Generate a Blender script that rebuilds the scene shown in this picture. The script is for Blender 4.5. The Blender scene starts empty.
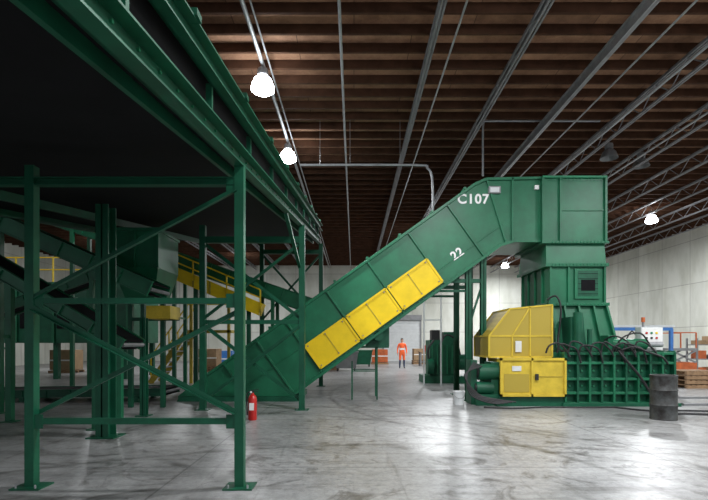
import bpy, math, random
from mathutils import Vector, Matrix
random.seed(7)
S=bpy.context.scene
F=472.0; HX=354.0; HY=343.0; CH=1.5
def P(px,py,D): return Vector(((px-HX)*D/F, D, CH+(HY-py)*D/F))
def PX(px,D): return (px-HX)*D/F
def PZ(py,D): return CH+(HY-py)*D/F

# ---------------- materials
def newmat(name):
    m=bpy.data.materials.new(name); m.use_nodes=True
    nt=m.node_tree; b=nt.nodes['Principled BSDF']; return m,nt,b
def paint(name,col,rough=0.45,var=0.25,scale=3.0,metal=0.0,bump=0.0,dirt=None,spec=0.5):
    m,nt,b=newmat(name)
    tc=nt.nodes.new('ShaderNodeTexCoord'); n=nt.nodes.new('ShaderNodeTexNoise')
    n.inputs['Scale'].default_value=scale; n.inputs['Detail'].default_value=6; n.inputs['Roughness'].default_value=0.65
    nt.links.new(tc.outputs['Object'],n.inputs['Vector'])
    r=nt.nodes.new('ShaderNodeValToRGB')
    r.color_ramp.elements[0].position=0.3; r.color_ramp.elements[1].position=0.7
    lo=dirt if dirt else [c*(1-var) for c in col]
    r.color_ramp.elements[0].color=(*lo,1); r.color_ramp.elements[1].color=(*[min(1,c*(1+var)) for c in col],1)
    nt.links.new(n.outputs['Fac'],r.inputs['Fac']); nt.links.new(r.outputs['Color'],b.inputs['Base Color'])
    b.inputs['Roughness'].default_value=rough; b.inputs['Metallic'].default_value=metal
    b.inputs['Specular IOR Level'].default_value=spec
    return m
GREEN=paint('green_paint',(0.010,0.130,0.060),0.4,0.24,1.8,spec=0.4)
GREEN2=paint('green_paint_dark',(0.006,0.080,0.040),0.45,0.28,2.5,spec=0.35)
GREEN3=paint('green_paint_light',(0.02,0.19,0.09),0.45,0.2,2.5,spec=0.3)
YEL=paint('yellow_paint',(0.80,0.56,0.012),0.45,0.1,3.0,spec=0.3)
YELG=paint('yellow_paint_guard',(0.56,0.41,0.04),0.5,0.18,4.0,spec=0.3)
YELM=paint('yellow_paint_worn',(0.40,0.30,0.035),0.5,0.25,7.0,spec=0.3)
BLACK=paint('black_rubber',(0.012,0.012,0.013),0.6,0.3,5)
BELT=paint('dark_belt',(0.006,0.006,0.007),0.8,0.3,2,spec=0.15)
STEEL=paint('galvanised_steel',(0.36,0.37,0.38),0.4,0.2,6,0.5)
GREY=paint('grey_steel',(0.2,0.205,0.21),0.5,0.2,4,0.2)
LGREY=paint('light_grey_enamel',(0.6,0.62,0.62),0.4,0.08,4)
WHITE=paint('white_paint',(0.8,0.8,0.78),0.5,0.04,4)
RED=paint('red_enamel',(0.45,0.015,0.012),0.3,0.1,4)
ORANGE=paint('orange_paint',(0.45,0.10,0.025),0.5,0.3,4)
BLUE=paint('blue_paint',(0.04,0.16,0.45),0.45,0.2,4)
WOOD=paint('pallet_wood',(0.28,0.17,0.09),0.8,0.3,6)
CARD=paint('cardboard',(0.30,0.2,0.11),0.85,0.2,3)
DRUM=paint('drum_steel_dirty',(0.06,0.065,0.065),0.55,0.5,6,0.4,dirt=(0.018,0.015,0.013))
SKIN=paint('skin',(0.5,0.28,0.19),0.55,0.05,20)
HAIR=paint('hair',(0.03,0.018,0.01),0.7,0.2,30)
VEST=paint('hi_vis_orange',(0.85,0.13,0.03),0.8,0.08,10)
JEANS=paint('denim',(0.03,0.045,0.09),0.9,0.2,20)
PURL=paint('joist_wood',(0.065,0.031,0.018),0.8,0.35,3,spec=0.1)
TRUSS=paint('roof_steel',(0.22,0.22,0.23),0.5,0.2,3,0.2)

def emis(name,col,st):
    m,nt,b=newmat(name); b.inputs['Base Color'].default_value=(1,1,1,1)
    b.inputs['Emission Color'].default_value=(*col,1); b.inputs['Emission Strength'].default_value=st; return m
LAMP=emis('lamp_glass',(0.90,0.95,1.0),35)

def perf_mat():
    m,nt,b=newmat('perforated_yellow_sheet'); L=nt.links.new; N=nt.nodes.new
    tc=N('ShaderNodeTexCoord'); v=N('ShaderNodeTexVoronoi'); v.inputs['Scale'].default_value=34; v.inputs['Randomness'].default_value=0
    L(tc.outputs['Object'],v.inputs['Vector'])
    r=N('ShaderNodeValToRGB'); r.color_ramp.elements[0].position=0.30; r.color_ramp.elements[1].position=0.42
    r.color_ramp.elements[0].color=(0.11,0.085,0.014,1); r.color_ramp.elements[1].color=(0.38,0.28,0.03,1)
    L(v.outputs['Distance'],r.inputs['Fac']); L(r.outputs['Color'],b.inputs['Base Color']); b.inputs['Roughness'].default_value=0.55
    return m
PERF=perf_mat()
def floor_mat():
    m,nt,b=newmat('concrete_floor'); L=nt.links.new; N=nt.nodes.new
    tc=N('ShaderNodeTexCoord')
    def noise(sc,det,ro,di=0,scale=None):
        n=N('ShaderNodeTexNoise'); n.inputs['Scale'].default_value=sc; n.inputs['Detail'].default_value=det; n.inputs['Roughness'].default_value=ro; n.inputs['Distortion'].default_value=di
        if scale:
            mp=N('ShaderNodeMapping'); mp.inputs['Scale'].default_value=scale; mp.inputs['Rotation'].default_value=(0,0,0.35); L(tc.outputs['Object'],mp.inputs['Vector']); L(mp.outputs['Vector'],n.inputs['Vector'])
        else: L(tc.outputs['Object'],n.inputs['Vector'])
        return n
    def ramp(src,p0,p1,c0,c1):
        r=N('ShaderNodeValToRGB'); r.color_ramp.elements[0].position=p0; r.color_ramp.elements[1].position=p1
        r.color_ramp.elements[0].color=(*c0,1); r.color_ramp.elements[1].color=(*c1,1); L(src,r.inputs['Fac']); return r
    def math_(op,a,bv=None):
        x=N('ShaderNodeMath'); x.operation=op
        L(a,x.inputs[0])
        if bv is not None:
            if isinstance(bv,(int,float)): x.inputs[1].default_value=bv
            else: L(bv,x.inputs[1])
        return x.outputs[0]
    r1=ramp(noise(0.35,9,0.62,0.6).outputs['Fac'],0.32,0.66,(0.25,0.252,0.255),(0.49,0.495,0.495))
    n2=noise(9,10,0.8)
    f='Fac'
    outs=[ramp(n2.outputs[f],0.3,0.62,(0.55,0.54,0.53),(1,1,1)),
          ramp(noise(1.3,9,0.7,1.8).outputs[f],0.36,0.47,(0.45,0.43,0.42),(1,1,1)),
          ramp(noise(0.18,4,0.5,0.3).outputs[f],0.35,0.6,(0.75,0.75,0.75),(1,1,1)),
          ramp(noise(3.2,10,0.85,2.5).outputs[f],0.37,0.42,(0.5,0.49,0.48),(1,1,1)),
          ramp(noise(1.2,8,0.7,0.8,(0.25,3.0,1)).outputs[f],0.36,0.46,(0.66,0.65,0.64),(1,1,1)),
          ramp(noise(1.0,8,0.7,0.5,(3.2,0.22,1)).outputs[f],0.33,0.43,(0.66,0.65,0.64),(1,1,1))]
    # tyre tracks: pairs of arcs worn into the floor
    brk=noise(2.5,8,0.8,0.5)
    for cx,cy,r0 in ((-3.0,4.0,6.2),(-3.0,4.0,7.4),(9.0,14.0,8.6),(9.0,14.0,9.7),(1.0,-2.0,9.0)):
        mp=N('ShaderNodeMapping'); mp.inputs['Location'].default_value=(-cx,-cy,0); L(tc.outputs['Object'],mp.inputs['Vector'])
        ln=N('ShaderNodeVectorMath'); ln.operation='LENGTH'; L(mp.outputs['Vector'],ln.inputs[0])
        dd=math_('ABSOLUTE',math_('SUBTRACT',ln.outputs['Value'],r0))
        dd=math_('ADD',dd,math_('MULTIPLY',brk.outputs[f],0.35))
        outs.append(ramp(dd,0.17,0.27,(0.62,0.61,0.60),(1,1,1)))
    br=N('ShaderNodeTexBrick'); br.offset=0; br.inputs['Scale'].default_value=1; br.inputs['Brick Width'].default_value=6; br.inputs['Row Height'].default_value=6
    br.inputs['Mortar Size'].default_value=0.012; br.inputs['Color1'].default_value=(1,1,1,1); br.inputs['Color2'].default_value=(1,1,1,1); br.inputs['Mortar'].default_value=(0.5,0.5,0.5,1)
    mp=N('ShaderNodeMapping'); mp.inputs['Location'].default_value=(2,0.3,0); L(tc.outputs['Object'],mp.inputs['Vector']); L(mp.outputs['Vector'],br.inputs['Vector'])
    prev=r1.outputs['Color']
    for o in [x.outputs['Color'] for x in outs]+[br.outputs['Color']]:
        mx=N('ShaderNodeMix'); mx.data_type='RGBA'; mx.blend_type='MULTIPLY'; mx.inputs[0].default_value=1
        L(prev,mx.inputs[6]); L(o,mx.inputs[7]); prev=mx.outputs[2]
    L(prev,b.inputs['Base Color'])
    rr=N('ShaderNodeMapRange'); rr.inputs['To Min'].default_value=0.5; rr.inputs['To Max'].default_value=0.2
    L(n2.outputs['Fac'],rr.inputs['Value']); L(rr.outputs['Result'],b.inputs['Roughness'])
    bp=N('ShaderNodeBump'); bp.inputs['Strength'].default_value=0.15; bp.inputs['Distance'].default_value=0.01
    L(n2.outputs['Fac'],bp.inputs['Height']); L(bp.outputs['Normal'],b.inputs['Normal'])
    return m
def wall_mat(axis):
    m,nt,b=newmat('concrete_wall_'+axis); L=nt.links.new; N=nt.nodes.new
    tc=N('ShaderNodeTexCoord'); sp=N('ShaderNodeSeparateXYZ'); cb=N('ShaderNodeCombineXYZ')
    L(tc.outputs['Object'],sp.inputs[0]); L(sp.outputs[axis],cb.inputs[0]); L(sp.outputs['Z'],cb.inputs[1])
    br=N('ShaderNodeTexBrick'); br.offset=0; br.inputs['Scale'].default_value=1; br.inputs['Brick Width'].default_value=2.4; br.inputs['Row Height'].default_value=2.4
    br.inputs['Mortar Size'].default_value=0.02; br.inputs['Color1'].default_value=(0.64,0.65,0.59,1); br.inputs['Color2'].default_value=(0.57,0.58,0.53,1); br.inputs['Mortar'].default_value=(0.38,0.38,0.35,1)
    L(cb.outputs[0],br.inputs['Vector'])
    n=N('ShaderNodeTexNoise'); n.inputs['Scale'].default_value=0.9; n.inputs['Detail'].default_value=8; n.inputs['Roughness'].default_value=0.6
    mp=N('ShaderNodeMapping'); mp.inputs['Scale'].default_value=(1,1,0.35); L(tc.outputs['Object'],mp.inputs['Vector']); L(mp.outputs['Vector'],n.inputs['Vector'])
    r=N('ShaderNodeValToRGB'); r.color_ramp.elements[0].position=0.3; r.color_ramp.elements[1].position=0.6
    r.color_ramp.elements[0].color=(0.72,0.72,0.68,1); r.color_ramp.elements[1].color=(1,1,1,1); L(n.outputs['Fac'],r.inputs['Fac'])
    mx=N('ShaderNodeMix'); mx.data_type='RGBA'; mx.blend_type='MULTIPLY'; mx.inputs[0].default_value=1
    L(br.outputs['Color'],mx.inputs[6]); L(r.outputs['Color'],mx.inputs[7]); L(mx.outputs[2],b.inputs['Base Color'])
    b.inputs['Roughness'].default_value=0.85
    return m
def ceil_mat():
    m,nt,b=newmat('osb_roof_deck'); L=nt.links.new; N=nt.nodes.new
    tc=N('ShaderNodeTexCoord')
    n=N('ShaderNodeTexNoise'); n.inputs['Scale'].default_value=1.2; n.inputs['Detail'].default_value=10; n.inputs['Roughness'].default_value=0.8
    L(tc.outputs['Object'],n.inputs['Vector'])
    r=N('ShaderNodeValToRGB'); r.color_ramp.elements[0].position=0.35; r.color_ramp.elements[1].position=0.65
    r.color_ramp.elements[0].color=(0.21,0.105,0.06,1); r.color_ramp.elements[1].color=(0.50,0.28,0.165,1); L(n.outputs['Fac'],r.inputs['Fac'])
    br=N('ShaderNodeTexBrick'); br.offset=0.5; br.inputs['Scale'].default_value=1; br.inputs['Brick Width'].default_value=2.44; br.inputs['Row Height'].default_value=0.61*2
    br.inputs['Mortar Size'].default_value=0.01; br.inputs['Color1'].default_value=(1,1,1,1); br.inputs['Color2'].default_value=(0.62,0.6,0.58,1); br.inputs['Mortar'].default_value=(0.3,0.3,0.3,1)
    L(tc.outputs['Object'],br.inputs['Vector'])
    mx=N('ShaderNodeMix'); mx.data_type='RGBA'; mx.blend_type='MULTIPLY'; mx.inputs[0].default_value=1
    L(r.outputs['Color'],mx.inputs[6]); L(br.outputs['Color'],mx.inputs[7]); L(mx.outputs[2],b.inputs['Base Color'])
    b.inputs['Roughness'].default_value=0.85
    return m

# ---------------- geometry accumulator
class G:
    def __init__(s,name): s.name=name; s.v=[]; s.f=[]; s.mi=[]; s.mats=[]
    def m(s,mat):
        if mat not in s.mats: s.mats.append(mat)
        return s.mats.index(mat)
    def add(s,vs,fs,mat):
        o=len(s.v); s.v+= [tuple(v) for v in vs]; k=s.m(mat)
        for f in fs: s.f.append([i+o for i in f]); s.mi.append(k)
    def box(s,x0,x1,y0,y1,z0,z1,mat):
        vs=[(x,y,z) for x in (x0,x1) for y in (y0,y1) for z in (z0,z1)]
        s.add(vs,[(0,1,3,2),(4,6,7,5),(0,4,5,1),(2,3,7,6),(0,2,6,4),(1,5,7,3)],mat)
    def frame(s,p0,p1,up=None):
        p0=Vector(p0);p1=Vector(p1); d=(p1-p0).normalized()
        up=Vector(up) if up else (Vector((0,0,1)) if abs(d.z)<0.95 else Vector((0,1,0)))
        a=d.cross(up).normalized(); b=a.cross(d).normalized(); return p0,p1,d,a,b
    def beam(s,p0,p1,w,h,mat,up=None):
        p0,p1,d,a,b=s.frame(p0,p1,up)
        vs=[p+a*sx*w/2+b*sz*h/2 for p in (p0,p1) for sx in (-1,1) for sz in (-1,1)]
        s.add(vs,[(0,1,3,2),(4,6,7,5),(0,4,5,1),(2,3,7,6),(0,2,6,4),(1,5,7,3)],mat)
    def ibeam(s,p0,p1,w,h,t,mat,up=None):
        p0,p1,d,a,b=s.frame(p0,p1,up)
        s.beam(p0,p1,t,h,mat,up)
        s.beam(p0+b*(h/2-t/2),p1+b*(h/2-t/2),w,t,mat,up)
        s.beam(p0-b*(h/2-t/2),p1-b*(h/2-t/2),w,t,mat,up)
    def angle(s,p0,p1,w,t,mat,up=None):
        p0,p1,d,a,b=s.frame(p0,p1,up)
        s.beam(p0,p1,t,w,mat,up); s.beam(p0+a*w/2-b*w/2,p1+a*w/2-b*w/2,w,t,mat,up)
    def cyl(s,p0,p1,r,mat,n=16,r2=None,caps=True):
        p0,p1,d,a,b=s.frame(p0,p1); r2=r if r2 is None else r2
        vs=[];fs=[]
        for p,rr in ((p0,r),(p1,r2)):
            for i in range(n):
                t=2*math.pi*i/n; vs.append(p+a*math.cos(t)*rr+b*math.sin(t)*rr)
        for i in range(n): j=(i+1)%n; fs.append((i,j,n+j,n+i))
        if caps: fs.append(tuple(range(n))[::-1]); fs.append(tuple(range(n,2*n)))
        s.add(vs,fs,mat)
    def lathe(s,c,prof,mat,n=24):
        c=Vector(c); vs=[];fs=[]
        for r,z in prof:
            for i in range(n):
                t=2*math.pi*i/n; vs.append(c+Vector((math.cos(t)*r,math.sin(t)*r,z)))
        for k in range(len(prof)-1):
            for i in range(n): j=(i+1)%n; fs.append((k*n+i,k*n+j,(k+1)*n+j,(k+1)*n+i))
        s.add(vs,fs,mat)
    def tube(s,pts,r,mat,n=8,smooth=4):
        pts=[Vector(p) for p in pts]
        if smooth and len(pts)>2:
            q=[]
            P_=[pts[0]]+pts+[pts[-1]]
            for i in range(1,len(P_)-2):
                for k in range(smooth):
                    t=k/smooth; a,b,c,d=P_[i-1],P_[i],P_[i+1],P_[i+2]
                    q.append(0.5*((2*b)+(c-a)*t+(2*a-5*b+4*c-d)*t*t+(3*b-a-3*c+d)*t**3))
            q.append(pts[-1]); pts=q
        for i in range(len(pts)-1):
            if (pts[i+1]-pts[i]).length>1e-5: s.cyl(pts[i],pts[i+1],r,mat,n)
    def prism(s,poly,y0,y1,mat):
        n=len(poly); vs=[(x,y0,z) for x,z in poly]+[(x,y1,z) for x,z in poly]
        fs=[tuple(range(n)),tuple(range(n,2*n))[::-1]]+[(i,n+i,n+(i+1)%n,(i+1)%n) for i in range(n)]
        s.add(vs,fs,mat)
    def frustum(s,a,za,b,zb,mat):
        (x0,x1,y0,y1)=a;(X0,X1,Y0,Y1)=b
        vs=[(x0,y0,za),(x1,y0,za),(x1,y1,za),(x0,y1,za),(X0,Y0,zb),(X1,Y0,zb),(X1,Y1,zb),(X0,Y1,zb)]
        s.add(vs,[(0,3,2,1),(4,5,6,7),(0,1,5,4),(1,2,6,5),(2,3,7,6),(3,0,4,7)],mat)
    def build(s,parent=None,bevel=0,smooth=False):
        me=bpy.data.meshes.new(s.name); me.from_pydata(s.v,[],s.f); 
        for m in s.mats: me.materials.append(m)
        me.polygons.foreach_set('material_index',s.mi)
        import bmesh
        bm=bmesh.new(); bm.from_mesh(me); bmesh.ops.recalc_face_normals(bm,faces=bm.faces); bm.to_mesh(me); bm.free()
        me.update(); o=bpy.data.objects.new(s.name,me); S.collection.objects.link(o)
        if smooth:
            me.polygons.foreach_set('use_smooth',[True]*len(me.polygons)); me.set_sharp_from_angle(angle=math.radians(35))
        if parent: o.parent=parent
        if bevel:
            b=o.modifiers.new('bevel','BEVEL'); b.width=bevel; b.segments=2; b.limit_method='ANGLE'
        return o
def empty(name,loc=(0,0,0)):
    e=bpy.data.objects.new(name,None); e.location=loc; S.collection.objects.link(e); return e
def text(name,body,loc,size,mat,parent,roty=0):
    c=bpy.data.curves.new(name,'FONT'); c.body=body; c.size=size; c.extrude=0.003; c.align_x='CENTER'; c.align_y='CENTER'; c.offset=0.01; c.space_character=1.12
    t=bpy.data.objects.new(name+'_tmp',c); S.collection.objects.link(t)
    bpy.context.view_layer.update()
    me=bpy.data.meshes.new_from_object(t.evaluated_get(bpy.context.evaluated_depsgraph_get()))
    bpy.data.objects.remove(t)
    o=bpy.data.objects.new(name,me); me.materials.clear(); me.materials.append(mat); S.collection.objects.link(o)
    o.rotation_euler=(math.pi/2,roty,0); o.location=loc; o.parent=parent; return o

# ---------------- room
XL,XR,YN,YF,ZC=-22.0,18.8,-6.0,39.0,8.0
g=G('floor'); g.box(XL-0.2,XR+0.2,YN,YF+0.2,-0.2,0,floor_mat()); g.build()
g=G('ceiling'); g.box(XL-0.2,XR+0.2,YN,YF+0.2,ZC,ZC+0.15,ceil_mat()); g.build()
g=G('wall_right'); g.box(XR,XR+0.2,YN,YF,0,ZC,wall_mat('Y')); g.build()
g=G('wall_left'); g.box(XL-0.2,XL,YN,YF,0,ZC,wall_mat('Y')); g.build()
g=G('wall_back'); g.box(XL,XR,YF,YF+0.2,0,ZC,wall_mat('X')); g.build()
g=G('door_1'); x0,x1=PX(384,38.9),PX(420,38.9)
for i in range(14): g.box(x0,x1,YF-0.08-(i%2)*0.02,YF-0.01,i*0.24,i*0.24+0.23,LGREY)
for x in (x0-.12,x1): g.box(x,x+.12,YF-.15,YF-.01,0,3.4,GREY)
g.box(x0-.12,x1+.12,YF-.3,YF-.01,3.36,3.8,GREY); g.build()
g=G('wood_ceiling_joists')
y=-5.0
while y<YF-0.2:
    g.box(XL,XR,y-0.03,y+0.03,ZC-0.2,ZC-0.001,PURL); y+=0.61
g.build()
for X in [-10,-8.1,-6.2,-4.2,1.6,3.5,7.3,9.3,11.3,13.3,15.3,17.3]:
    g=G('steel_roof_truss'); zt_,zb_=ZC-0.24,ZC-(0.42 if X<5 else 0.68)
    for dx in (-0.035,0.035):
        g.box(X+dx-0.018,X+dx+0.018,YN+0.5,YF-0.02,zt_-0.03,zt_+0.035,TRUSS); g.box(X+dx-0.02,X+dx+0.02,YN+0.5,YF-0.02,zb_-0.02,zb_+0.02,TRUSS)
    y=1.0;k=0
    while y<YF-0.9:
        g.beam((X,y,zt_ if k%2 else zb_),(X,y+0.55,zb_ if k%2 else zt_),0.02,0.02,TRUSS); y+=0.55;k+=1
    g.build()
for X in (5.35,):
    g=G('roof_girder'); g.ibeam((X,YN+.5,ZC-0.34),(X,YF-.02,ZC-0.34),0.1,0.26,0.02,STEEL); g.build()
g=G('ceiling_conduits')
for X,z,r in [(-0.26,7.45,0.03),(-2.03,7.7,0.045),(-1.88,7.7,0.02),(1.95,7.4,0.02),(6.9,7.3,0.03),(8.9,7.3,0.03),(5.9,7.4,0.02)]:
    g.cyl((X,-3,z),(X,YF-0.1,z),r,STEEL,8)
g.build()

# lamps: prismatic glass bell high-bays
def lamp(x,y,z=7.1,power=260,lit=True):
    e=empty('high_bay_light',(x,y,z))
    g=G('housing')
    g.lathe((0,0,0),[(0.01,0.50),(0.10,0.50),(0.12,0.46),(0.12,0.34),(0.0,0.32)],GREY,20)
    g.cyl((0,0,0.48),(0,0,ZC-0.2-z),0.012,STEEL,8)
    if not lit: g.lathe((0,0,0),[(0.1,0.33),(0.19,0.24),(0.26,0.05),(0.255,0.05),(0.16,0.24),(0.0,0.3)],GREY,20)
    g.build(e,smooth=True)
    if lit:
        g=G('prismatic_bell'); g.lathe((0,0,0),[(0.1,0.33),(0.19,0.25),(0.25,0.10),(0.255,0.02),(0.2,-0.02),(0.0,-0.05)],LAMP,20); g.build(e)
        l=bpy.data.lights.new('lamp','AREA'); l.shape='DISK'; l.size=0.5; l.energy=power; l.color=(0.96,0.98,1.0)
        o=bpy.data.objects.new('lamp_emitter',l); o.location=(0,0,-0.07); S.collection.objects.link(o); o.parent=e
for x,y,p in [(-2.03,10.5,380),(-2.03,14.5,380),(13.8,21.9,800),(11.2,35,700),
            (3.0,6.2,430),(9,6.2,450),(3.0,1.0,300),(9,0.5,300),(15.5,13,520),(3,-4,250),(9,-4,250),  # these and the next row are fill lamps, added mostly out of view
            (4.2,25,520),(6.7,30.5,520),(-8,24,320),(-15,14,180),(-8,33,300),(-15,28,220),(14,6,300)]:
    lamp(x,y,7.1,p)
lamp(PX(609,14.6),14.6,PZ(160,14.6),0,False); lamp(PX(641,15.6),15.6,PZ(168,15.6),0,False)

# ---------------- elevated conveyor (left, overhead)
e=empty('elevated_conveyor')
SL=0.14
def zb(D): return 2.65+SL*D
def slope_box(g,x0,x1,d0,d1,o0,o1,mat):
    vs=[]
    for x in (x0,x1):
        for d in (d0,d1):
            for o in (o0,o1): vs.append((x,d,zb(d)+o))
    g.add(vs,[(0,1,3,2),(4,6,7,5),(0,4,5,1),(2,3,7,6),(0,2,6,4),(1,5,7,3)],mat)
g=G('belt_bed')
slope_box(g,-6.6,-1.30,-1.0,16.6,0.12,0.16,BELT)
slope_box(g,-6.6,-1.30,-1.0,16.6,0.55,0.6,BELT)
slope_box(g,-1.32,-1.27,-1.0,16.6,0.1,0.62,BELT)
g.build(e)
g=G('stringers')
slope_box(g,-1.26,-1.24,-1,16.6,0,0.2,GREEN2); slope_box(g,-1.26,-1.14,-1,16.6,0,0.015,GREEN2); slope_box(g,-1.26,-1.14,-1,16.6,0.185,0.2,GREEN2)
slope_box(g,-1.2,-1.18,-1,16.6,0.46,0.66,GREEN2); slope_box(g,-1.2,-1.10,-1,16.6,0.46,0.475,GREEN2); slope_box(g,-1.2,-1.10,-1,16.6,0.645,0.66,GREEN2)
slope_box(g,-1.46,-1.42,-1,16.6,0.02,0.12,GREEN2)
for x in (-5.2,-6.6): slope_box(g,x-0.04,x+0.04,-1,16.6,-0.02,0.12,GREEN2)
d=-0.5
while d<16.6:
    g.beam((-1.225,d,zb(d)+0.2),(-1.225,d,zb(d)+0.48),0.05,0.04,GREEN2)
    d+=1.5
d=0.3
while d<16:
    g.box(-1.15,-1.08,d-0.05,d+0.05,zb(d)+0.65,zb(d)+0.70,GREEN2); d+=1.5
d=0
while d<16.5:
    for o in (0.05,0.15): g.cyl((-1.24,d,zb(d)+o),(-1.225,d,zb(d)+o),0.012,GREEN3,6)
    d+=0.3
g.build(e)
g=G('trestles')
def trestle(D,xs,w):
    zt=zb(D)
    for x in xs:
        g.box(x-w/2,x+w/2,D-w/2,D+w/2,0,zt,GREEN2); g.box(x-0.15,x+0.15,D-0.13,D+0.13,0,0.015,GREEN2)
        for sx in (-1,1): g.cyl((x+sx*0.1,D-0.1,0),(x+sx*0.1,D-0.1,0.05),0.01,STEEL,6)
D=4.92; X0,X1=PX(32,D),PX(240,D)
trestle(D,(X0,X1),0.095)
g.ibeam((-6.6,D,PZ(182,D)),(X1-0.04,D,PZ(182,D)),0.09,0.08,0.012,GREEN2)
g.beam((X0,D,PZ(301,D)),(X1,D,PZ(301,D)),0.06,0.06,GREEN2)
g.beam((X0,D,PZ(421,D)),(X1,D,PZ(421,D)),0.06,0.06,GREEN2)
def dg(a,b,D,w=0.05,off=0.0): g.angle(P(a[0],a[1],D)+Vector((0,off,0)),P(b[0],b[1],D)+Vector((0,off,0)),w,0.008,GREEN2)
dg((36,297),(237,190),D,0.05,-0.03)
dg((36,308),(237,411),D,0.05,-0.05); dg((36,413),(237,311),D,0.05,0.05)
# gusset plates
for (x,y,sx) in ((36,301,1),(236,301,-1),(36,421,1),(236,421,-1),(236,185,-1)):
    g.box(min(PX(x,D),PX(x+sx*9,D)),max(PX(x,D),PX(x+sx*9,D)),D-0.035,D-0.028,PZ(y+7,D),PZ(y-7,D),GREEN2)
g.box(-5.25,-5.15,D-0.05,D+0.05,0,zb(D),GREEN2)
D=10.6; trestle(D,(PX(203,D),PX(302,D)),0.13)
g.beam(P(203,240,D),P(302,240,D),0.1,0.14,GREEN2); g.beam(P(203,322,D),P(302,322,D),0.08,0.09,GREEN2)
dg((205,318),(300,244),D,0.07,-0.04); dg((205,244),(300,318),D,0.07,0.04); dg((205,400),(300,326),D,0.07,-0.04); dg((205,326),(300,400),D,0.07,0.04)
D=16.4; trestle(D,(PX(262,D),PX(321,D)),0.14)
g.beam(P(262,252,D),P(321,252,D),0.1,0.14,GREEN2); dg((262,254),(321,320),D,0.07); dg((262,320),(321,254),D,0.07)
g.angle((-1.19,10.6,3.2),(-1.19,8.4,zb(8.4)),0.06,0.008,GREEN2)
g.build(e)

# ---------------- inclined conveyor
e=empty('inclined_conveyor')
Dc=12.2; YB=14.0
A=Vector((205,375)); U=Vector((0.8145,-0.580)); Nn=Vector((0.580,0.8145))
def C(s,t): p=A+U*s+Nn*t; return (PX(p.x,Dc),PZ(p.y,Dc))
def pp(x,y): return (PX(x,Dc),PZ(y,Dc))
g=G('casing')
poly=[pp(178,401),pp(178,396),C(0,0),C(330,0),pp(486,178.5),pp(512,177),pp(540.5,177),pp(540.5,242),pp(514,242),pp(500,246.5),pp(284,401.5)]
g.prism(poly[::-1],Dc,YB,GREEN)
def edge(a,b,w=0.07,pr=0.06,y=Dc,mat=GREEN):
    g.beam((a[0],y-pr/2,a[1]),(b[0],y-pr/2,b[1]),w,pr,mat,up=(0,1,0))
edge(C(2,1.2),C(330,1.2)); edge(C(330,1.2),pp(486,179.5)); edge(pp(486,179.5),pp(540,178.5))
edge(pp(286,400),pp(500,245.5)); edge(pp(500,245.5),pp(514,241.2)); edge(pp(514,241.2),pp(540,241.2))
for s in (22,62,97,147.5,198,248,296): edge(C(s,2),C(s,65),0.05,0.05)
edge(pp(486.5,180),pp(506,244),0.05,0.05); edge(pp(512,178),pp(512,241),0.05,0.06)
edge(C(22,33),C(97,33),0.03,0.03)
edge(C(248,50),C(330,50),0.02,0.02)
for s in range(0,330,40):
    a=C(s,-1.2); g.beam((a[0],Dc-0.04,a[1]),(a[0],YB,a[1]),0.06,0.06,GREEN)
for s in range(60,330,30):
    a=C(s,67); g.beam((a[0],Dc,a[1]),(a[0],YB,a[1]),0.06,0.05,GREEN2)
g.prism([pp(178,401.2),pp(182,396),pp(300,396),pp(300,401.2)][::-1],Dc-0.12,YB+0.1,GREEN2)
for i in range(60):
    for t in (1.2,64.5):
        a=C(10+i*5.3,t); g.cyl((a[0],Dc-0.075,a[1]),(a[0],Dc-0.055,a[1]),0.014,GREEN3,6)
for s in (22,62,97,147.5,198,248,296):
    for j in range(9):
        a=C(s,5+j*7); g.cyl((a[0],Dc-0.065,a[1]),(a[0],Dc-0.045,a[1]),0.012,GREEN3,6)
g.build(e,bevel=0.004)
g=G('yellow_guard')
for i in range(3):
    s0=97+i*50.5; a,b,c,d=C(s0+1.5,34.5),C(s0+49,34.5),C(s0+49,61.5),C(s0+1.5,61.5)
    g.prism([a,b,c,d],Dc-0.10,Dc-0.05,YEL)
    for p,q in ((a,b),(b,c),(c,d),(d,a)): g.beam((p[0],Dc-0.11,p[1]),(q[0],Dc-0.11,q[1]),0.05,0.02,YEL,up=(0,1,0))
    p=C(s0+25,35);q=C(s0+25,61); g.beam((p[0],Dc-0.106,p[1]),(q[0],Dc-0.106,q[1]),0.02,0.01,YELM,up=(0,1,0))
    for ss in (4,25,46):
        for tt in (36.5,59.5):
            p=C(s0+ss,tt); g.cyl((p[0],Dc-0.135,p[1]),(p[0],Dc-0.11,p[1]),0.018,GREY,8)
g.build(e)
text('conveyor_number','C107',(PX(473,Dc),Dc-0.012,PZ(199.5,Dc)),0.34,WHITE,e)
text('conveyor_tag','22',(PX(457,Dc),Dc-0.012,PZ(254,Dc)),0.3,WHITE,e,math.radians(-35))
g=G('labels')
def lab(x0,x1,y0,y1,m): g.box(PX(x0,Dc),PX(x1,Dc),Dc-0.07,Dc-0.001,PZ(y1,Dc),PZ(y0,Dc),m)
lab(488,500,187,194,GREY); lab(534,538,186,190,WHITE)
g.box(PX(489.5,Dc),PX(498.5,Dc),Dc-0.076,Dc-0.06,PZ(192.8,Dc),PZ(188.2,Dc),LGREY)
g.build(e)
g=G('legs')
for D in (12.4,13.8):
    for x in (468,483):
        X=PX(x,12.4); g.ibeam((X,D,0),(X,D,PZ(262 if x<475 else 252,12.4)),0.14,0.16,0.02,GREEN2); g.box(X-0.15,X+0.15,D-0.15,D+0.15,0,0.02,GREEN2)
    g.beam((PX(448,12.4),D,PZ(281,12.4)),(PX(483,12.4),D,PZ(281,12.4)),0.1,0.1,GREEN2)
    g.beam((PX(440,12.4),D,PZ(291,12.4)),(PX(468,12.4),D,PZ(291,12.4)),0.06,0.06,GREEN2)
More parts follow.
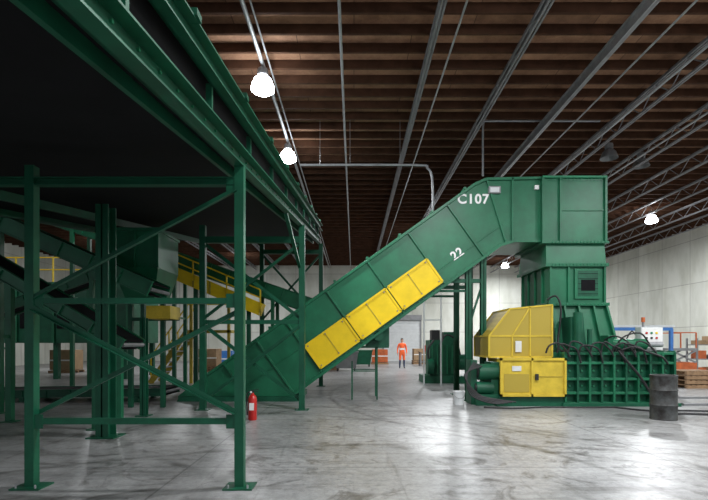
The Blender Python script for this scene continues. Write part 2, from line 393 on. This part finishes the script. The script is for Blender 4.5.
g.beam((PX(468,12.4),12.4,PZ(330,12.4)),(PX(483,12.4),12.4,PZ(281,12.4)),0.05,0.05,GREEN2)
g.box(PX(366,12.6),PX(389,12.6),12.5,13.2,PZ(346,12.6),PZ(316,12.6),GREEN2)
g.cyl((PX(378,12.6),12.2,PZ(336,12.6)),(PX(378,12.6),12.5,PZ(336,12.6)),0.13,GREEN2,16)
for D in (12.5,13.3):
    for x in (352,377): g.beam((PX(x,12.5),D,0),(PX(x,12.5),D,PZ(347 if x>360 else 362,12.5)),0.04,0.04,GREEN2)
    g.beam(P(352,371,12.5)+Vector((0,D-12.5,0)),P(377,371,12.5)+Vector((0,D-12.5,0)),0.03,0.03,GREEN2)
    g.beam((PX(352,12.5),D,PZ(347,12.5)),(PX(389,12.5),D,PZ(347,12.5)),0.04,0.05,GREEN2)
g.build(e)

# ---------------- baler
e=empty('hydraulic_baler')
D0=12.1
def q(px,D=D0): return PX(px,D)
def z(py,D=D0): return PZ(py,D)
g=G('chute')
xa,xb=q(541.5),q(606)
g.box(xa,xb,D0,14.0,z(243),z(177),GREEN)
for px in (542.5,560,605): g.box(q(px)-0.03,q(px)+0.03,D0-0.07,D0,z(243),z(177),GREEN)
g.box(xa,xb,D0-0.08,D0,z(178.6),z(176.5),GREEN3); g.box(xa-0.02,xb+0.03,D0-0.1,14.05,z(244),z(241.5),GREEN)
g.box(q(561),q(605),D0-0.03,D0,z(211),z(209.5),GREEN)
xc=q(549); xd=q(605)
g.frustum((xc-0.08,xd+0.02,D0-0.02,14.1),z(264),(xa+0.12,xb-0.03,D0+0.02,13.95),z(243.5),GREEN)
g.box(xc-0.12,xd+0.05,D0-0.1,14.15,z(267),z(263.5),GREEN)
g.box(xc,xd,D0,14.0,z(304),z(267),GREEN)
for px in (550,568,604): g.box(q(px)-0.025,q(px)+0.025,D0-0.06,D0,z(304),z(267),GREEN)
for D in (12.5,13.0,13.5,13.95): g.box(xc-0.05,xc,D-0.025,D+0.025,z(304),z(267),GREEN)
g.box(q(574),q(599),D0-0.05,D0,z(299),z(269),GREEN)
g.box(q(577),q(597),D0-0.06,D0-0.045,z(296),z(271),GREEN2)
for i in range(5): g.box(q(577),q(597),D0-0.066,D0-0.058,z(274+i*5)-0.006,z(274+i*5)+0.006,BELT)
g.box(q(580),q(594),D0-0.068,D0-0.055,z(291),z(280),BELT)
g.box(xc-0.1,xd+0.06,D0-0.12,14.1,z(306),z(303),GREEN)
for py in (180,242.7,265.2,304.5):
    for i in range(16):
        X=q(551)+(q(603)-q(551))*i/15; g.cyl((X,D0-0.14,z(py)),(X,D0-0.08,z(py)),0.014,GREEN3,6)
g.build(e,bevel=0.006)
g=G('ram_housing')
g.frustum((q(552),q(614),11.9,14.1),z(351),(xc+0.05,q(606),D0,14.0),z(306),GREEN)
for px0,px1 in ((553,551),(567,563),(583,577),(598,592),(613,605)):
    g.beam((q(px0),11.86,z(351)),(q(px1),D0-0.05,z(306)),0.05,0.12,GREEN,up=(0,1,0))
g.prism([(q(560),z(350)),(q(575),z(350)),(q(572),z(318)),(q(560),z(318))],11.5,12.1,GREEN2)
g.cyl((q(566),11.45,z(350)),(q(566),11.45,z(314)),0.11,GREEN2,16)
g.cyl((q(577),11.45,z(350)),(q(577),11.45,z(330)),0.06,GREEN2,12)
for yy in (12.3,13.6): g.prism([(q(606),z(351)),(q(626),z(351)),(q(606),z(306))],yy,yy+.06,GREEN)
g.build(e,bevel=0.005)
g=G('press_chamber')
DB=11.25
bx0,bx1=PX(565,DB),PX(674,DB); zt=PZ(352,DB)
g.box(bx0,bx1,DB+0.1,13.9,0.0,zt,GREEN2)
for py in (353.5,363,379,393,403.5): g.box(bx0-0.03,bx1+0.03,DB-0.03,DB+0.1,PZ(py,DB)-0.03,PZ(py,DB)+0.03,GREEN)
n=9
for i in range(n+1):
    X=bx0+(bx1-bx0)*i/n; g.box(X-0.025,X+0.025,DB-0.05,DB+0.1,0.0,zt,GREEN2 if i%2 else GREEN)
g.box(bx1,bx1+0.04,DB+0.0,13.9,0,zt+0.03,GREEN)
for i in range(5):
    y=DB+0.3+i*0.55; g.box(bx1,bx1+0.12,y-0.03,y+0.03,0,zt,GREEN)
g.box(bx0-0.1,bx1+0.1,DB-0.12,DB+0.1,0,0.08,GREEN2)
for i in range(n):
    for py in (371,386):
        X=bx0+(bx1-bx0)*(i+.5)/n; g.cyl((X,DB+0.07,PZ(py,DB)),(X,DB+0.1,PZ(py,DB)),0.03,GREEN,8)
g.box(PX(612,12),PX(640,12),11.8,13.0,zt,zt+0.25,GREEN2)
g.cyl((PX(608,11.7),11.7,zt+0.18),(PX(645,11.7),11.7,zt+0.18),0.14,GREEN,18)
g.cyl((PX(645,11.7),11.7,zt+0.18),(PX(662,11.7),11.7,zt+0.18),0.07,STEEL,14)
g.box(PX(604,11.7),PX(609,11.7),11.5,11.9,zt,zt+0.4,GREEN)
g.build(e,bevel=0.005)
g=G('yellow_guarding')
DG=11.2
def X_(p): return PX(p,DG)
def Z_(p): return PZ(p,DG)
g.box(X_(502),X_(566),DG,12.4,Z_(396),Z_(359),YELG)
for a,b,c,d in ((500,566,358,360.5),(500,566,394,396.5),(500,502.2,358,396.5),(530.8,532.8,358,396.5),(563.8,566,358,396.5)):
    g.box(X_(a),X_(b),DG-0.04,DG+0.02,Z_(d),Z_(c),YELG)
g.prism([(X_(504),Z_(392)),(X_(529),Z_(392)),(X_(529),Z_(374)),(X_(504),Z_(374))],DG-0.012,DG-0.001,PERF)
g.box(X_(533),X_(563),DG-0.012,DG,Z_(377),Z_(376.2),YELM)
g.box(X_(512),X_(521),DG-0.02,DG-0.001,Z_(371),Z_(366),LGREY)
g.box(X_(535),X_(538),DG-0.05,DG,Z_(380),Z_(374),BLACK)
DK=11.6
def k(px,py,y=DK): return Vector((PX(px,DK),y,PZ(py,DK)))
cpoly=[(489,357),(489,336),(510,309),(552,305),(552,357)]
def c2(pts): return [(PX(a,DK),PZ(b,DK)) for a,b in pts]
g.prism(c2(cpoly),DK,DK+0.01,PERF)
for i in range(3):
    a=cpoly[i];b=cpoly[i+1]
    g.add([k(*a,DK),k(*b,DK),k(*b,13.0),k(*a,13.0)],[(0,1,2,3)],PERF)
for y in (DK,13.0):
    for i in range(5):
        a=cpoly[i];b=cpoly[(i+1)%5]; g.beam(k(*a,y),k(*b,y),0.04,0.04,YELG,up=(0,1,0))
for a in cpoly: g.beam(k(*a,DK),k(*a,13.0),0.04,0.04,YELG)
g.beam(k(530,307),k(512,336),0.03,0.04,YELG,up=(0,1,0)); g.beam(k(512,336),k(512,357),0.03,0.04,YELG); g.beam(k(530,307),k(530,357),0.03,0.04,YELG)
g.beam(k(489,336),k(552,336),0.03,0.04,YELG)
g.box(PX(515,DK),PX(521,DK),DK-0.04,DK-0.02,PZ(352,DK),PZ(341,DK),LGREY)
g.build(e)
g=G('twine_tier')
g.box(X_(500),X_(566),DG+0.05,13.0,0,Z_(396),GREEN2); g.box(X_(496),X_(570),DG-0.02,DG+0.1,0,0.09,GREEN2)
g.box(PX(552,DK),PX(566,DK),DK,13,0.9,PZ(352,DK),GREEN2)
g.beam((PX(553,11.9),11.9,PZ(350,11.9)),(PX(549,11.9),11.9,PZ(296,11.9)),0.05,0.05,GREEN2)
g.build(e)
g=G('motor_and_hoses')
def mo(px,py,r,l,D=11.5): g.cyl((PX(px,D)-l/2,D,PZ(py,D)),(PX(px,D)+l/2,D,PZ(py,D)),r,GREEN2,20); g.cyl((PX(px,D)-l/2-0.03,D,PZ(py,D)),(PX(px,D)-l/2,D,PZ(py,D)),r*0.7,BLACK,16)
mo(488,372,0.2,0.5); mo(484,388,0.16,0.4)
g.box(PX(474,11.5),PX(502,11.5),11.3,12.1,0,PZ(397,11.5)+0.08,GREEN2)
g.box(PX(490,11.5),PX(500,11.5),11.4,12.0,0,PZ(362,11.5),GREEN2)
g.box(PX(470,11.6),PX(476,11.6),11.5,12.0,0,PZ(360,11.6),GREEN2)
for a in range(5):
    o=a*2.0
    g.tube([P(474+o,362+a,11.3),P(467-o*.3,375,11.15),P(470+o,394,11.1),P(486+o*1.5,402-a*0.6,11.05),P(500+o*2,404-a*0.5,11.0)],0.018,BLACK,6)
for a in range(9):
    x=546+a*11
    g.tube([P(x,353,11.15),P(x+3,346-a%3*2,11.1),P(x+12,343+a%2*3,11.1),P(x+20,350,11.12),P(x+24,357+a%2*6,11.15)],0.022,BLACK,6)
g.tube([P(547,300,11.9),P(556,296,11.8),P(561,310,11.75),P(558,345,11.7),P(566,352,11.3)],0.025,BLACK,6)
g.tube([P(618,350,11.15),P(626,360,11.1),P(638,374,11.1),P(650,392,11.1),P(655,402,11.0)],0.03,BLACK,6)
g.tube([P(622,350,11.1),P(634,347,11.0),P(648,352,11.0),P(662,357,11.1),P(668,364,11.15)],0.025,BLACK,6)
g.tube([P(604,340,11.6),P(615,336,11.4),P(628,342,11.3),P(636,353,11.15)],0.02,BLACK,6)
g.tube([P(615,352,11.4),P(622,338,11.3),P(640,333,11.3),P(650,345,11.4)],0.02,BLACK,6)
g.build(e,smooth=True)

g=G('control_cabinet')
D=11.9
g.box(PX(641,D),PX(663,D),D,D+0.25,PZ(351,D),PZ(327,D),LGREY)
g.box(PX(642,D),PX(662,D),D-0.015,D,PZ(350,D),PZ(328,D),WHITE)
for i,(x,y,m) in enumerate([(646,333,RED),(651,333,GREEN3),(656,333,YEL),(646,338,BLACK),(651,338,BLACK),(656,338,RED)]):
    g.cyl(P(x,y,D)+Vector((0,-0.04,0)),P(x,y,D)+Vector((0,-0.01,0)),0.028,m,12)
g.box(PX(644,D),PX(658,D),D-0.02,D-0.01,PZ(347,D),PZ(342,D),GREY)
g.cyl(P(646,328,D)+Vector((0,0.12,0)),P(646,322,D)+Vector((0,0.12,0)),0.03,GREY,10)
g.cyl(P(646,322,D)+Vector((0,0.12,0)),P(646,317,D)+Vector((0,0.12,0)),0.045,ORANGE,10)
for x in (645,658): g.beam((PX(x,D),D+0.15,zt+0.001),(PX(x,D),D+0.15,PZ(350,D)),0.05,0.05,GREY)
g.build(bevel=0.004)
g=G('blue_cable_gantry'); D=14.6
g.beam(P(608,329,D),P(672,329,D),0.08,0.1,BLUE)
for x in (611,671): g.beam((PX(x,D),D,0),(PX(x,D),D,PZ(329,D)),0.09,0.09,BLUE)
g.tube([P(612,329,D),P(622,345,D),P(632,331,D),P(643,345,D),P(655,331,D)],0.02,BLACK,6)
g.beam(P(608,326,D),P(675,326,D),0.04,0.05,LGREY)
g.build()

D=9.3; x=PX(663.5,D); r=0.235
g=G('steel_drum')
g.lathe((x,D,0),[(0,0),(r,0),(r+.008,0.01),(r,0.03),(r,0.27),(r+.012,0.29),(r,0.31),(r,0.56),(r+.012,0.58),(r,0.60),(r,0.84),(r+.01,0.86),(r+.004,0.875),(r-.012,0.87),(r-.015,0.845),(r-.02,0.5),(0,0.5)],DRUM,32)
g.build(smooth=True)
g=G('floor_cable'); 
g.tube([(6.35,9.6,0.02),(6.9,9.9,0.02),(7.6,9.7,0.02),(8.6,9.6,0.02),(10.2,9.8,0.02)],0.025,BLACK,6)
g.tube([(6.0,10.9,0.02),(6.5,10.3,0.02),(7.3,10.35,0.02),(8.4,10.0,0.02),(9.6,9.2,0.02),(11,9.0,0.02)],0.022,BLACK,6)
g.tube([(3.0,10.9,0.02),(3.6,10.7,0.02),(4.4,10.9,0.02),(5.2,10.85,0.02),(6.0,10.9,0.02)],0.018,BLACK,6)
g.build(smooth=True)
g=G('steel_floor_track'); g.box(7.9,18,11.3,11.42,0,0.05,GREY); g.box(7.9,18,12.7,12.82,0,0.05,GREY); g.build()

D=11.6; x=PX(458,D)
g=G('plastic_bucket'); g.lathe((x,D-0.1,0),[(0,0),(0.11,0),(0.14,0.30),(0.15,0.30),(0.15,0.33),(0.135,0.33),(0.11,0.05),(0,0.05)],LGREY,24)
g.tube([(x-0.14,D-0.1,0.3),(x-0.1,D-0.2,0.2),(x,D-0.25,0.16),(x+0.1,D-0.2,0.2),(x+0.14,D-0.1,0.3)],0.005,GREY,6); g.build(smooth=True)

D=9.2; x=PX(252.5,D)
g=G('fire_extinguisher')
g.lathe((x,D,0),[(0,0.0),(0.075,0.0),(0.085,0.02),(0.085,0.40),(0.075,0.45),(0.045,0.49),(0.028,0.50),(0.028,0.53),(0,0.53)],RED,24)
g.box(x-0.02,x+0.02,D-0.02,D+0.02,0.52,0.57,BLACK)
g.beam((x-0.02,D,0.575),(x+0.12,D,0.60),0.02,0.012,BLACK); g.beam((x-0.02,D,0.56),(x+0.11,D,0.555),0.02,0.01,BLACK)
g.cyl((x-0.02,D-0.03,0.545),(x-0.02,D-0.045,0.545),0.02,WHITE,12)
g.tube([(x-0.02,D,0.55),(x-0.10,D,0.52),(x-0.115,D,0.38),(x-0.10,D-0.02,0.2),(x-0.095,D-0.02,0.1)],0.011,BLACK,8)
g.box(x-0.045,x+0.045,D-0.088,D-0.078,0.2,0.34,WHITE)
g.build(smooth=True)

g=G('electrical_conduit'); D=13.5
g.tube([P(300,165,D),P(415,165,D),P(427,168,D),P(432,177,D),P(433,206,D),P(433,212,D)],0.035,STEEL,8,3)
g.tube([P(483,176,D),P(483,127,D),P(485,122,D),P(490,121,D),P(600,121,D)],0.03,STEEL,8,3)
for xx in (320,350,400,520,560,600):
    pz=165 if xx<450 else 121
    g.cyl(P(xx,pz,D),Vector((PX(xx,D),D,ZC-0.1)),0.006,STEEL,6)
g.build(smooth=True)

# ---------------- hydraulic power unit behind
g=G('hydraulic_power_unit'); D=17.5
def b_(x0,x1,y0,y1,d0,d1,m): g.box(PX(x0,d0),PX(x1,d0),d0,d1,PZ(y1,d0) if y1<383 else 0,PZ(y0,d0),m)
b_(424,466,376,384,D,D+1.4,GREEN2); b_(430,456,340,376,D+.1,D+1.2,GREEN2); b_(432,440,330,340,D+.1,D+.6,BLACK)
b_(444,455,332,341,D+.2,D+.8,GREEN2)
g.cyl(P(458,362,D),P(470,362,D),0.3,GREEN2,20); g.cyl(P(427,366,D),P(433,366,D),0.3,GREEN2,20)
for i in range(5): b_(432+i*5,433+i*5,345,374,D+0.05,D+.1,GREEN)
g.tube([P(440,345,D-.1),P(446,335,D-.1),P(456,340,D-.1),P(460,355,D-.1)],0.04,BLACK,6)
g.tube([P(434,340,D-.1),P(428,350,D-.1),P(430,368,D-.1)],0.04,BLACK,6)
g.build(smooth=True)
g=G('pipe_guard_frame'); D=16.6
for x in (424,441): g.beam((PX(x,D),D,0),(PX(x,D),D,PZ(294,D)),0.05,0.05,LGREY)
g.beam(P(424,296,D),P(441,296,D),0.05,0.05,LGREY); g.beam(P(424,320,D),P(441,320,D),0.04,0.04,LGREY)
g.build()

# ---------------- left background conveyors
def side_conveyor(name,a,b,D,th,wid,mat=GREEN2,legs=()):
    g=G(name)
    pa=P(a[0],a[1],D); pb=P(b[0],b[1],D); h=th*D/F
    off=Vector((0,wid,0))
    for o in (Vector((0,0,0)),off):
        g.ibeam(pa+o,pb+o,0.09,h,0.02,mat)
    dv=(pb-pa); n=int(dv.length/0.6)
    upv=Vector((-dv.z,0,dv.x)).normalized()
    if upv.z<0: upv=-upv
    mid=off*0.5+upv*(h*0.35)
    g.beam(pa+mid,pb+mid,wid-0.1,0.03,BELT)
    mid2=off*0.5-upv*(h*0.4)
    g.beam(pa+mid2,pb+mid2,wid-0.3,0.02,BELT)
    for i in range(n+1):
        p=pa+dv*i/n; g.cyl(p,p+off,0.04,GREY,8)
        g.beam(p+Vector((0,-0.03,0))-upv*h*0.48,p+Vector((0,-0.03,0))+upv*h*0.48,0.04,0.03,mat)
    for t in legs:
        p=pa+dv*t
        for o in (Vector((0,0,0)),off):
            qv=p+o; g.beam((qv.x,qv.y,0),(qv.x,qv.y,qv.z-h*0.4),0.11,0.11,mat); g.box(qv.x-.12,qv.x+.12,qv.y-.12,qv.y+.12,0,0.015,mat)
        g.beam((p.x,p.y,p.z*0.55),(p.x,p.y+wid,p.z*0.55),0.06,0.06,mat)
    return g.build()
side_conveyor('transfer_conveyor',(-60,178),(318,308),15.5,15,1.0,GREEN,(0.35,0.62,0.88))
side_conveyor('transfer_conveyor',(-60,196),(150,289),9.2,16,0.9,GREEN,(0.12,))
side_conveyor('transfer_conveyor',(-60,238),(122,345),8.2,12,0.8,GREEN,(0.2,0.86))
side_conveyor('transfer_conveyor',(-60,330),(130,262),13.4,10,0.6,GREEN,(0.3,0.8))
side_conveyor('sorting_conveyor',(-120,396),(165,392),12.0,8,1.0,GREEN2,(0.1,0.5,0.9))
g=G('yellow_walkway'); D=14.6
pa,pb=P(130,254,D),P(262,310,D)
g.beam(pa,pb,0.5,0.38,YEL,up=(0,0,1))
for i in range(9):
    p=pa.lerp(pb,i/8)+Vector((0,-0.27,0)); g.beam(p-Vector((0,0,0.19)),p+Vector((0,0,0.19)),0.05,0.03,YELM)
for i in range(0,9,2):
    p=pa.lerp(pb,i/8)+Vector((0,-0.27,0)); g.beam(p,p+Vector((0,0,0.6)),0.04,0.04,YEL)
for hh in (.35,.6): g.beam(pa+Vector((0,-0.27,hh)),pb+Vector((0,-0.27,hh)),0.04,0.04,YEL)
for t in (0.1,0.5,0.9):
    p=pa.lerp(pb,t); g.box(p.x-.06,p.x+.06,p.y-.06,p.y+.06,0,p.z-0.15,GREEN2)
g.build()
g=G('yellow_stair'); D=17.5
a=P(150,385,D); a.z=0; b=P(188,330,D)
for yy in (0,0.9):
    o=Vector((0,yy,0)); g.beam(a+o,b+o,0.05,0.2,YELM)
    g.beam(a+o+Vector((0,0,0.95)),b+o+Vector((0,0,0.95)),0.04,0.04,YEL)
    for t in (0.03,0.5,0.97): p=a.lerp(b,t)+o; g.beam(p,p+Vector((0,0,0.95)),0.04,0.04,YEL)
for i in range(1,10):
    p=a.lerp(b,i/10); g.box(p.x-.12,p.x+.12,p.y,p.y+.9,p.z-.02,p.z+.02,GREY)
g.box(b.x,b.x+1.6,b.y,b.y+.9,b.z-.1,b.z,YELM)
for xx in (b.x+.1,b.x+1.5): g.box(xx-.05,xx+.05,b.y,b.y+.1,0,b.z+.95,YELM)
g.beam((b.x,b.y,b.z+.95),(b.x+1.55,b.y,b.z+.95),0.04,0.04,YEL)
g.build()
g=G('material_chute'); D=10.4
g.box(PX(112,D),PX(158,D),D,D+1.2,PZ(268,D),PZ(228,D),GREEN)
for px in (112,135,158): g.box(PX(px,D)-.03,PX(px,D)+.03,D-0.05,D,PZ(268,D),PZ(228,D),GREEN)
g.box(PX(111,D),PX(159,D),D-0.06,D+1.25,PZ(231,D),PZ(228,D),GREEN)
g.frustum((PX(122,D),PX(150,D),D+.2,D+1.0),PZ(300,D),(PX(112,D),PX(158,D),D,D+1.2),PZ(268,D),GREEN)
g.box(PX(148,D),PX(172,D),D-0.1,D+0.5,PZ(319,D),PZ(306,D),YELG)
for px in (118,152): g.beam((PX(px,D),D+.6,0),(PX(px,D),D+.6,PZ(290,D)),0.1,0.1,GREEN2)
g.beam(P(118,318,D)+Vector((0,.6,0)),P(172,318,D)+Vector((0,.4,0)),0.08,0.08,GREEN2)
g.build(bevel=0.005)
g=G('sorting_machine'); D=19.5
xa_,xb_=PX(-20,D),PX(128,D); zm=PZ(282,D)
g.box(xa_,xb_,D,D+3,1.5,zm,GREEN2)
n=8
for i in range(n+1):
    X=xa_+(xb_-xa_)*i/n; g.box(X-.05,X+.05,D-0.08,D,1.5,zm,GREEN)
for i in range(0,n,2):
    X=xa_+(xb_-xa_)*(i+.5)/n; g.box(X-.25,X+.25,D-.04,D,2.1,2.9,BELT)
for X in (xa_+.2,(xa_+xb_)/2,xb_-.2):
    for Y in (D+.2,D+2.8): g.box(X-.1,X+.1,Y-.1,Y+.1,0,1.5,GREEN2)
for hh in (0.5,1.0): g.beam((xa_,D-.05,zm+hh),(xb_,D-.05,zm+hh),0.05,0.05,YEL)
for i in range(n+1):
    X=xa_+(xb_-xa_)*i/n; g.box(X-.025,X+.025,D-.08,D-.03,zm,zm+1.0,YEL)
g.build()
g=G('support_column'); D=7.55; X=PX(106,D)
g.ibeam((X,D,0),(X,D,zb(D)-0.02),0.2,0.26,0.02,GREEN2,up=(0,1,0)); g.box(X-.22,X+.22,D-.2,D+.2,0,0.02,GREEN2); g.build()
g=G('support_column'); D=9.7; X=PX(144,D)
g.ibeam((X,D,0),(X,D,PZ(318,D)),0.12,0.14,0.015,GREEN2); g.box(X-.13,X+.13,D-.13,D+.13,0,0.02,GREEN2); g.build()
def pallet_stack(px,D,n,load=None,w=1.2):
    g=G('wood_pallet_stack' if load is None else 'loaded_pallet'); x=PX(px,D)
    for i in range(n):
        zz=i*0.15
        for yy in (0,0.5,1.0): g.box(x-w/2,x+w/2,D+yy,D+yy+0.1,zz,zz+0.1,WOOD)
        for j in range(7): g.box(x-w/2+j*w/7,x-w/2+j*w/7+0.12,D,D+1.1,zz+0.1,zz+0.125,WOOD)
    if load:
        zz=n*0.15; g.box(x-w/2+0.05,x+w/2-0.05,D+.05,D+1.05,zz,zz+load[0],load[1]); g.box(x-w/2+0.04,x+w/2-0.04,D+.04,D+.06,zz+load[0]*.45,zz+load[0]*.52,WHITE)
    g.build()
pallet_stack(328,26,4); pallet_stack(380,33,1,(0.9,ORANGE)); pallet_stack(222,27,1,(0.9,BLUE)); pallet_stack(205,24,2,(0.9,CARD))
pallet_stack(705,15.5,4); pallet_stack(422,33,2,(0.8,CARD)); pallet_stack(60,23.5,1,(1.0,CARD)); pallet_stack(110,24,3)
# open-topped waste bins and a workbench in the distance
def waste_bin(px,D,mat,w=1.3,h=1.0):
    g=G('waste_bin'); x=PX(px,D); t=.05
    g.frustum((x-w*.4,x+w*.4,D+.15,D+.85),.15,(x-w/2,x+w/2,D,D+1),h,mat)
    for a in ((x-w/2-.03,x+w/2+.03,D-.03,D+.03),(x-w/2-.03,x+w/2+.03,D+.97,D+1.03),(x-w/2-.03,x-w/2+.03,D,D+1),(x+w/2-.03,x+w/2+.03,D,D+1)): g.box(*a,h-.03,h+.05,mat)
    for sx in (-.35,.35):
        for yy in (.25,.75): g.cyl((x+sx*w-.04,D+yy,.08),(x+sx*w+.04,D+yy,.08),.08,BLACK,10); g.box(x+sx*w-.03,x+sx*w+.03,D+yy-.03,D+yy+.03,.08,.17,GREY)
    g.build()
waste_bin(346,25,GREY); waste_bin(362,29.5,GREEN2); waste_bin(252,22,ORANGE,1.5,1.1)
g=G('workbench'); D=30.5; x=PX(424,D)
for xx in (x-.2,x+1.9):
    for yy in (0,.7): g.box(xx-.04,xx+.04,D+yy-.04,D+yy+.04,0,.9,GREY)
g.box(x-.3,x+2,D-.1,D+.8,.9,.96,WOOD); g.box(x-.2,x+1.9,D,D+.7,.25,.3,GREY)
g.box(x,x+.5,D+.1,D+.5,.96,1.35,RED); g.box(x+.8,x+1.2,D+.2,D+.5,.96,1.15,BLUE); g.box(x+1.4,x+1.8,D+.1,D+.5,.3,.7,ORANGE)
g.build()
g=G('scissor_lift'); D=18.2; x=PX(684,D)
g.box(x-.5,x+.5,D,D+.9,0.2,0.75,ORANGE); g.box(x-.5,x+.5,D,D+.9,1.2,1.3,GREY)
for s in (0,0.85):
    g.beam((x-.45,D+s,0.75),(x+.45,D+s,1.2),0.05,0.06,GREY); g.beam((x+.45,D+s,0.75),(x-.45,D+s,1.2),0.05,0.06,GREY)
for sx in (-.35,.35):
    for s in (0.0,.9): g.cyl((x+sx,D+s-.06,.18),(x+sx,D+s+.06,.18),.18,BLACK,16)
for sx in (-.48,.48): 
    for s in (0.02,.88): g.beam((x+sx,D+s,1.3),(x+sx,D+s,1.9),.04,.04,ORANGE)
for s in (0.02,.88): g.beam((x-.48,D+s,1.9),(x+.48,D+s,1.9),.04,.04,ORANGE)
g.build()
g=G('parts_shelf'); D=19.8; x=PX(697,D)
for xx in (x,x+2.0):
    for yy in (0,.6): g.box(xx-.03,xx+.03,D+yy-.03,D+yy+.03,0,1.7,GREY)
for zz in (.2,.8,1.4):
    g.box(x,x+2,D,D+.6,zz,zz+.04,GREY)
    for i in range(4): g.box(x+.1+i*.47,x+.45+i*.47,D+.08,D+.5,zz+.04,zz+random.uniform(.2,.4),random.choice([CARD,ORANGE,BLACK,GREY]))
g.build()
g=G('forklift'); D=24; x=PX(290,D)
g.box(x-1.0,x+.7,D,D+1.1,0.25,0.95,ORANGE); g.box(x-1.1,x-.6,D+.05,D+1.05,0.3,1.15,GREY)
for sx in (-.65,.45):
    for s in (0,1.1): g.cyl((x+sx,D+s-.1,.3),(x+sx,D+s+.1,.3),.3,BLACK,18)
for sx in (-.5,.5):
    for s in (.1,1.0): g.beam((x+sx,D+s,.95),(x+sx*.8,D+s,2.05),.06,.06,BLACK)
g.box(x-.45,x+.45,D+.05,D+1.05,2.05,2.1,BLACK); g.box(x-.35,x+.1,D+.3,D+.8,.95,1.1,BLACK); g.box(x-.4,x-.3,D+.3,D+.8,1.1,1.55,BLACK)
for s in (.25,.85): g.box(x+.78,x+.88,D+s-.05,D+s+.05,.02,2.3,GREY); g.box(x+.88,x+1.6,D+s-.06,D+s+.06,.02,.07,GREY)
for zz in (.4,1.2,2.25): g.box(x+.7,x+.88,D+.25,D+.85,zz,zz+.08,GREY)
g.build()

# ---------------- worker
def worker(x,y):
    e=empty('worker')
    me=bpy.data.meshes.new('body'); V=[];E=[];R=[]
    def a(p,r,par=None):
        V.append((x+p[0],y+p[1],p[2])); R.append(r)
        if par is not None: E.append((par,len(V)-1))
        return len(V)-1
    pel=a((0,0,.95),(.16,.12)); w=a((0,0,1.10),(.145,.11),pel); ch=a((0,0,1.30),(.18,.125),w); sh=a((0,0,1.43),(.13,.10),ch); nk=a((0,0,1.50),(.06,.06),sh); a((0,-.01,1.57),(.055,.055),nk)
    for s in (-1,1):
        u=a((s*.19,0,1.42),(.065,.07),sh); el=a((s*.26,.02,1.14),(.047,.047),u); wr=a((s*.27,-.10,.91),(.03,.032),el); pm=a((s*.27,-.13,.84),(.022,.042),wr)
        for j,(dy,l) in enumerate(((-.035,.075),(-.012,.085),(.012,.08),(.033,.065))):
            f1=a((s*.27,-.135+dy,.80),(.009,.009),pm); f2=a((s*.265,-.14+dy,.80-l*.55),(.008,.008),f1); a((s*.255,-.135+dy,.80-l),(.007,.007),f2)
        t1=a((s*.255,-.175,.845),(.010,.010),pm); a((s*.25,-.195,.80),(.008,.008),t1)
        h=a((s*.10,0,.88),(.09,.10),pel); kn=a((s*.12,-.02,.50),(.062,.065),h); an=a((s*.13,.02,.10),(.045,.05),kn); a((s*.14,-.05,.045),(.045,.04),an); a((s*.15,-.14,.04),(.04,.035),len(V)-1)
    me.from_pydata(V,E,[]); o=bpy.data.objects.new('body',me); S.collection.objects.link(o)
    sk=o.modifiers.new('skin','SKIN'); 
    for i,r in enumerate(R): me.skin_vertices[0].data[i].radius=r; me.skin_vertices[0].data[i].use_root=(i==0)
    ss=o.modifiers.new('sub','SUBSURF'); ss.levels=1; ss.render_levels=1
    bpy.context.view_layer.update()
    m2=bpy.data.meshes.new_from_object(o.evaluated_get(bpy.context.evaluated_depsgraph_get()))
    o.modifiers.clear(); o.data=m2; m2.materials.clear()
    for m in (VEST,JEANS,SKIN,BLACK,WHITE): m2.materials.append(m)
    for p in m2.polygons:
        c=p.center; zz=c.z; ax=abs(c.x-x); p.use_smooth=True
        if zz>1.49: k=2
        elif ax>.2 and zz<.91: k=2
        elif zz<.1: k=3
        elif zz<.50 and ax<.22: k=1
        elif 1.12<zz<1.17 and ax<.2: k=4
        else: k=0
        p.material_index=k
    o.parent=e
    g=G('head')
    prof=[(0,-.125),(.035,-.12),(.055,-.09),(.068,-.04),(.076,0.01),(.078,.05),(.068,.09),(.04,.115),(0,.125)]
    g.lathe((x,y-.015,1.64),prof,SKIN,20)
    g.add([(x-.014,y-.085,1.62),(x+.014,y-.085,1.62),(x,y-.088,1.665),(x,y-.115,1.622)],[(0,1,3),(0,3,2),(1,2,3)],SKIN)
    for s in (-1,1):
        g.lathe((x+s*.03,y-.088,1.652),[(0,-.008),(.01,-.004),(.01,.004),(0,.008)],BLACK,8); g.box(x+s*.078-.008,x+s*.078+.008,y-.025,y+.01,1.61,1.665,SKIN)
    g.box(x-.022,x+.022,y-.091,y-.07,1.583,1.590,RED)
    g.lathe((x,y-.005,1.665),[(.083,0.0),(.084,.04),(.075,.085),(.045,.115),(0,.125)],HAIR,20)
    g.build(e,smooth=True)
worker(PX(402,28),28)

# ---------------- world, camera
w=bpy.data.worlds.new('World'); S.world=w; w.use_nodes=True
w.node_tree.nodes['Background'].inputs[0].default_value=(0.85,0.9,1,1); w.node_tree.nodes['Background'].inputs[1].default_value=0.6
c=bpy.data.cameras.new('camera'); c.lens=24; c.sensor_width=36; c.shift_y=(HY-250)/708; c.shift_x=0
o=bpy.data.objects.new('camera',c); o.location=(0,0,CH); o.rotation_euler=(math.pi/2,0,0); S.collection.objects.link(o); S.camera=o
S.view_settings.view_transform='Standard'
